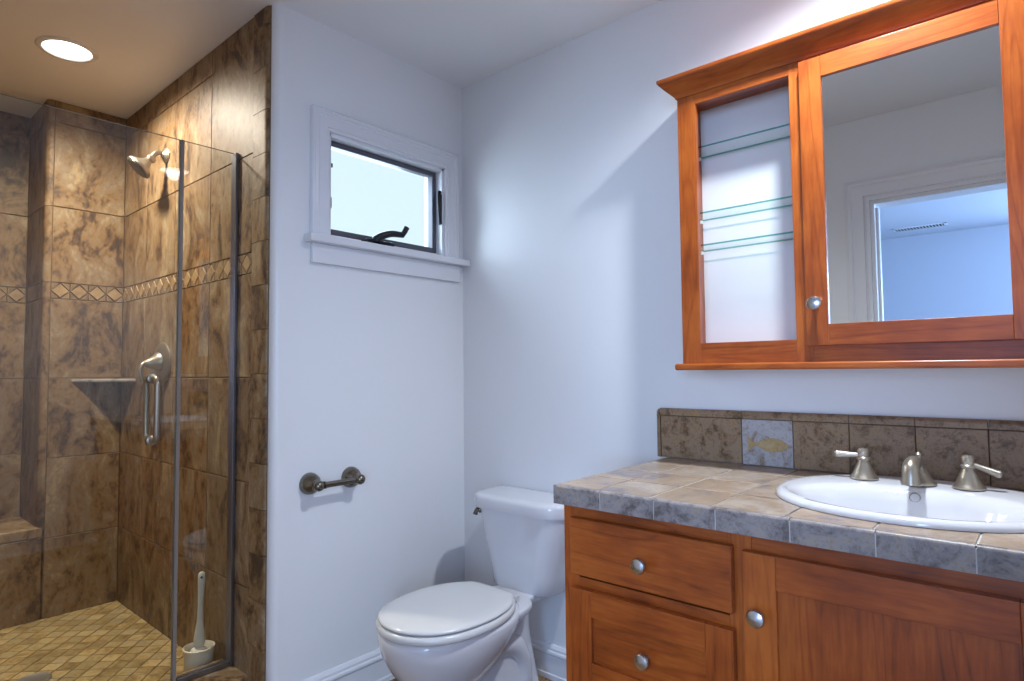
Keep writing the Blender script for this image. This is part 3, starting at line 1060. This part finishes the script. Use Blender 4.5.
def shaker(name, y0, y1, z0, z1, fw_=.062, panel='wood_y', xf=VFR, xb=VF-.001, par=None):
    """y0 < y1; stiles run the full height, rails between, flat panel set back."""
    ymid = (y0+y1)/2
    root = bpy.data.objects.new(name, None)
    COL.objects.link(root)
    par = par or t
    root.parent = par
    root['_o'] = tuple(par['_o'])
    root.empty_display_size = .03
    each('stile', [(xf, xb, y0, y0+fw_, z0, z1), (xf, xb, y1-fw_, y1, z0, z1)], 'wood_z', root, .0018)
    each('rail', [(xf, xb, y0+fw_, y1-fw_, z0, z0+fw_), (xf, xb, y0+fw_, y1-fw_, z1-fw_, z1)], 'wood_y', root, .0012)
    stile = root
    if panel:
        b = B(); b.box(xf+.009, xb-.001, y0+fw_-.002, y1-fw_+.002, z0+fw_-.002, z1-fw_+.002)
        b.build('panel', panel, stile)
    return stile


for y1, y0 in SR:
    d1 = slab_front('drawer', y0, y1, .655, .797)
    knob(d1, VFR, (y0+y1)/2, .719)
    d2 = shaker('drawer', y0, y1, .388, .622)
    knob(d2, VFR+.009, (y0+y1)/2, .502)
    d3 = shaker('drawer', y0, y1, .120, .372)
    knob(d3, VFR+.009, (y0+y1)/2, .246)
dr = shaker('door', DR1, DR0, .120, .792, .068, 'wood_z')
knob(dr, VFR, -1.486, .668)

# ---------------------------------------------------------------- countertop
CT = .877
CF = -.634
CL = -.977
CR = -2.445
SX, SY_, SA, SBx = -.311, -1.710, .270, .253      # sink centre, half width (y), half depth (x)
inside = lambda x, y, k: ((x-SX)/(SBx*k))**2+((y-SY_)/(SA*k))**2 < 1
t = thing('countertop', 'tan and grey tiled countertop with grey edge tiles on the vanity', 'countertop', (-.32, (CL+CR)/2, .83))
ylines = [CL, -1.10, -1.245, -1.393, -1.545, -1.697, -1.849, -2.001, -2.153, -2.305, CR]
xlines = [CF+.012, -.46, -.305, -.15, -.008]


def holed(b, x0, x1, y0, y1, z, mi, step=.010):
    nx, ny = max(1, round((x1-x0)/step)), max(1, round((y1-y0)/step))
    V = {}
    for i in range(nx):
        for j in range(ny):
            q = [(x0+(x1-x0)*(i+a)/nx, y0+(y1-y0)*(j+c)/ny) for a, c in ((0, 0), (1, 0), (1, 1), (0, 1))]
            if all(inside(px, py, .95) for px, py in q):
                continue
            vs = []
            for a, c in ((0, 0), (1, 0), (1, 1), (0, 1)):
                k = (i+a, j+c)
                if k not in V:
                    V[k] = b.bm.verts.new((x0+(x1-x0)*k[0]/nx, y0+(y1-y0)*k[1]/ny, z))
                vs.append(V[k])
            b.face(vs, mi)


b = B()
for i in range(len(xlines)-1):
    for j in range(len(ylines)-1):
        x0, x1, y1, y0 = xlines[i], xlines[i+1], ylines[j], ylines[j+1]
        hit = any(inside(x0+(x1-x0)*p/8, y0+(y1-y0)*q/8, .97) for p in range(9) for q in range(9))
        if hit:
            holed(b, x0+.002, x1-.002, y0+.002, y1-.002, CT, 0)
        else:
            b.tile((0, 0, CT-.008), (1, 0, 0), (0, 1, 0), (0, 0, 1), (x0, y0, x1, y1), .003, .008, .0015, 0)
holed(b, CF+.006, -.004, CR+.004, CL-.004, CT-.0025, 1, .0121)
b.build('top_tile', ['counter', 'grout_grey'], t)
b = B()
elines = [CL, -1.118, -1.262, -1.406, -1.556, -1.703, -1.848, -1.995, -2.14, -2.29, CR]
for y1, y0 in zip(elines, elines[1:]):
    # edge tile: front face, rounded nose, short return onto the top
    ring = [(CF+.012, CT-.004), (CF+.012, CT+.0002)] + [(CF+.007-.007*math.sin(PI/2*k/4), CT-.007+.007*math.cos(PI/2*k/4)) for k in range(5)] + [(CF, CT-.047), (CF+.008, CT-.047), (CF+.008, CT-.004)]
    b.loft([[(x, y0+.001, z) for x, z in ring], [(x, y1-.001, z) for x, z in ring]], 0)
for x0, x1 in zip([CF]+xlines[1:], xlines[1:]):
    b.box(x0+.001, x1-.001, CL-.008, CL, CT-.047, CT-.001)
    b.box(x0+.001, x1-.001, CR, CR+.008, CT-.047, CT-.001)
b.box(CF+.0008, CF+.0075, CR+.001, CL-.001, CT-.0465, CT-.006, 1)
b.build('edge_tile', ['edge', 'grout_grey'], t)

# ---------------------------------------------------------------- backsplash
t = thing('backsplash', 'brown slate tile backsplash with a fish tile behind the sink', 'backsplash', (-.01, (CL+CR)/2, CT))
BT, BTH = 1.040, .0165
BY_ = -.958
cuts = [BY_, -1.230, -1.379, -1.526, -1.680, -1.830, -1.98, -2.13, -2.28, -2.43]
b = B()
b.box(-.0015, -.012, -2.43, BY_, CT+.001, BT-.024, 1)
o, u, v, n = (-.010, 0, 0), (0, 1, 0), (0, 0, 1), (-1, 0, 0)
for k, (y1, y0) in enumerate(zip(cuts, cuts[1:])):
    if k == 1:
        continue
    if k == 0:
        b.tile(o, u, v, n, (y0, CT+.001, y1, 1.016), .001, BTH-.010, .0012, 0)
    else:
        b.tile(o, u, v, n, (y0, CT+.001, y1, 1.016), .001, BTH-.010, .0012, 0)
b.build('splash_tile', ['splash', 'grout_dark'], t)
b = B()
nose = [(-.0015, 1.017), (-.0175, 1.017), (-.0175, 1.028)] + [(-.0055-.012*math.cos(PI/2*k/5), 1.028+.012*math.sin(PI/2*k/5)) for k in range(1, 6)] + [(-.0015, 1.040)]
for y1, y0 in zip([-.941]+cuts[1:], cuts[1:]):
    b.loft([[(x, y0+.0008, z) for x, z in nose], [(x, y1-.0008 if y1 != -.941 else y1-.012, z) for x, z in nose]], 0)
# vertical bullnose at the left end, with a rounded outer edge
ring = [(-.0015, BY_+.001), (-.0175, BY_+.001), (-.0175, -.951)] + [(-.0075-.010*math.cos(PI/2*k/5), -.951+.010*math.sin(PI/2*k/5)) for k in range(1, 6)] + [(-.0015, -.941)]
b.loft([[(x, y, CT+.001) for x, y in ring], [(x, y, 1.028) for x, y in ring], [(x, y-.006 if y > -.95 else y, 1.037) for x, y in ring]], 0)
b.build('bullnose_trim', 'splash', t)
b = B(); b.tile(o, u, v, n, (cuts[2], CT+.001, cuts[1], 1.016), .001, BTH-.010, .0012, 0)
acc = tag(b.build('accent_tile', 'accent', t), 'grey accent tile')
# fish: tail to the left, head to the right (towards -y)
fz = .942
body = [(-1.366, .0), (-1.360, .008), (-1.345, .0165), (-1.322, .021), (-1.300, .017), (-1.282, .008), (-1.272, .004), (-1.262, .009), (-1.249, .021), (-1.245, .020), (-1.250, .002), (-1.2485, -.019), (-1.253, -.021), (-1.264, -.010), (-1.273, -.005), (-1.283, -.009), (-1.300, -.018), (-1.322, -.0225), (-1.345, -.017), (-1.360, -.008)]
b = B()
b.loft([[(-.0155, y, fz+z) for y, z in body], [(-.0175, y, fz+z) for y, z in body]])
tag(b.build('fish_inlay', 'fish', acc, bev=.0006), 'tan fish-shaped inlay')

# ---------------------------------------------------------------- sink
t = thing('sink', 'white oval drop-in sink set in the tiled countertop', 'sink', (SX, SY_, CT))
N = 72
def ell(cx, cy, ax, ay, z, p=2.12):
    r = []
    for i in range(N):
        a = 2*PI*i/N
        c, s_ = math.cos(a), math.sin(a)
        r.append((cx+ax*math.copysign(abs(c)**(2/p), c), cy+ay*math.copysign(abs(s_)**(2/p), s_), z))
    return r
b = B()
ix, iax, iay = -.366, .150, .212
L = [ell(SX, SY_, SBx-.01, SA-.01, CT+.001), ell(SX, SY_, SBx, SA, CT+.001), ell(SX, SY_, SBx+.001, SA+.001, CT+.006), ell(SX, SY_, SBx-.003, SA-.003, CT+.012), ell(SX, SY_, SBx-.010, SA-.010, CT+.0155), ell(SX-.002, SY_, SBx-.020, SA-.022, CT+.016),
     ell(ix+.004, SY_, iax+.028, iay+.022, CT+.0125), ell(ix, SY_, iax+.012, iay+.010, CT+.009), ell(ix, SY_, iax, iay, CT+.001), ell(ix, SY_, iax-.010, iay-.012, CT-.02), ell(ix, SY_, iax-.022, iay-.028, CT-.06), ell(ix, SY_, iax-.045, iay-.06, CT-.10), ell(ix, SY_, iax-.085, iay-.12, CT-.128), ell(ix, SY_, .022, .022, CT-.138)]
b.loft(L, cap0=False, cap1=False)
sk = b.build('basin', 'porcelain', t, angle=70)
b = B(); b.lathe([(.0, -.003), (.017, -.002), (.021, .0), (.023, .0025), (.0, .0035)], (ix, SY_, CT-.1385), (0, 0, 1), 28); b.build('drain', 'nickel', sk)
b = B()
od = Vector((-1, 0, .35)).normalized()
b.lathe([(.0115, -.002), (.0115, .001), (.0095, .0015), (.009, -.002)], (ix+iax-.004, SY_+.006, CT-.007), od, 28); b.build('overflow_ring', 'nickel', sk)

# ---------------------------------------------------------------- faucet, three pieces on the sink ledge
FX, FZ = -.155, CT+.0155
t = thing('faucet', 'brushed nickel widespread faucet with two bell-based lever handles', 'faucet', (FX, SY_, FZ))
b = B()
sy = -1.703
b.lathe([(.036, 0), (.037, .003), (.033, .008), (.026, .016), (.020, .028), (.015, .038), (.008, .044), (0, .045)], (FX, sy, FZ), (0, 0, 1), 36)
pts = catmull([(FX+.004, sy, FZ+.012), (FX-.010, sy, FZ+.036), (FX-.036, sy, FZ+.052), (FX-.072, sy, FZ+.055), (FX-.096, sy, FZ+.046), (FX-.104, sy, FZ+.010)], 6)
b.tube(pts, [.015+.003*i/(len(pts)-1) for i in range(len(pts))], 20)
sp = b.build('spout', 'nickel', t, angle=60)
b = B(); b.tube([(FX+.014, sy, FZ+.030), (FX+.014, sy, FZ+.060)], .0035, 10); b.lathe([(.004, 0), (.0075, .005), (.008, .010), (.004, .015)], (FX+.014, sy, FZ+.058), (0, 0, 1), 16)
b.build('lift_rod', 'nickel', sp)
for hy, dirv in ((-1.588, (-.16, 1, .02)), (-1.800, (-.10, -1, -.34))):
    b = B()
    b.lathe([(.031, 0), (.032, .003), (.0295, .007), (.0245, .014), (.0195, .026), (.0145, .038), (.012, .045), (.0155, .049), (.0155, .052), (.012, .055), (.0135, .061), (.0135, .068), (.010, .074), (.0, .076)], (FX, hy, FZ), (0, 0, 1), 32)
    hb_ = b.build('handle_base', 'nickel', t)
    d = Vector(dirv).normalized()
    p = Vector((FX, hy, FZ+.057))
    b = B()
    b.tube([p+d*k for k in (.004, .02, .033, .046, .060, .064)], [.0065, .006, .0068, .008, .009, .006], 14)
    b.build('lever', 'nickel', hb_)

# ================================================================== mirrored wall cabinet
WF = -.150
WY0_, WY1_ = -2.306, -1.108
t = thing('wall_cabinet', 'cherry wood wall cabinet with a mirrored door and open glass shelves', 'wall cabinet', (-.08, (WY0_+WY1_)/2, 1.167))
each('side_panel', [(WF+.018, -.002, WY1_-.016, WY1_, 1.185, 2.056), (WF+.018, -.002, WY0_, WY0_+.016, 1.185, 2.056)], 'wood_z', t, .001)
each('divider', [(WF+.018, -.0185, -1.462, -1.447, 1.243, 2.042), (WF+.018, -.0185, -1.968, -1.953, 1.243, 2.042)], 'wood_z', t, .001)
each('inner_board', [(WF+.018, -.002, WY0_+.016, WY1_-.016, 2.042, 2.056), (WF+.018, -.002, WY0_+.016, WY1_-.016, 1.187, 1.243)], 'wood_y', t, .001)
tag(each('back_panel', [(-.018, -.003, WY0_+.016, WY1_-.016, 1.243, 2.042)], 'wall', t)[0], 'white painted back panel')
each('frame_stile', [(WF, WF+.018, y0, y1, 1.185, 2.015) for y0, y1 in ((-1.166, WY1_), (-1.478, -1.437), (-1.978, -1.937), (WY0_, -2.248))], 'wood_z', t, .001)
each('frame_rail', [(WF, WF+.018, y0, y1, z0, z1) for y0, y1 in ((-1.437, -1.166), (-1.937, -1.478), (-2.248, -1.978)) for z0, z1 in ((1.974, 2.015), (1.185, 1.246))], 'wood_y', t, .001)
# crown: flaring moulding along the front and both ends
b = B()
prof = [(.0, 2.004), (.004, 2.004), (.006, 2.010), (.014, 2.018), (.030, 2.034), (.044, 2.050), (.046, 2.054), (.046, 2.062), (0, 2.062)]
def crown_ring(e, z):
    return [(-.001, WY1_+e, z), (WF-e, WY1_+e, z), (WF-e, WY0_-e, z), (-.001, WY0_-e, z)]
b.loft([crown_ring(e, z) for e, z in prof[:-1]], 0)
b.build('crown_moulding', 'wood_y', t, bev=.0012)
b = B(); b.box(-.180, -.002, WY0_-.014, WY1_+.014, 1.166, 1.1855); b.build('bottom_ledge', 'wood_y', t, bev=.006, seg=3)
# shelves in the two open bays
for y0, y1 in ((-1.446, -1.125), (-2.289, -1.969)):
    for zs in (1.848, 1.645, 1.546):
        b = B()
        fs = b.box(-.128, -.032, y0+.001, y1-.001, zs-.005, zs)
        for i in (2, 3, 4, 5):
            fs[i].material_index = 1
        sh = b.build('glass_shelf', ['shelf_glass', 'shelf_edge'], t, smooth=False)
        each('shelf_pin', [(xx-.004, xx+.004, yy-.0004*sg, yy+sg*.009, zs-.015, zs-.0053) for yy, sg in ((y1, -1), (y0, 1)) for xx in (-.120, -.045)], 'clear', sh)
# mirrored door
MD0, MD1 = -1.948, -1.468
door = shaker('mirror_door', MD0, MD1, 1.228, 1.992, .055, None, -.170, -.1515, t)
b = B(); b.box(-.1625, -.1535, MD0+.05, MD1-.05, 1.279, 1.941); b.build('mirror', 'mirror', door, smooth=False)
knob(door, -.170, -1.494, 1.337)

for o in bpy.data.objects:
    if '_o' in o:
        del o['_o']
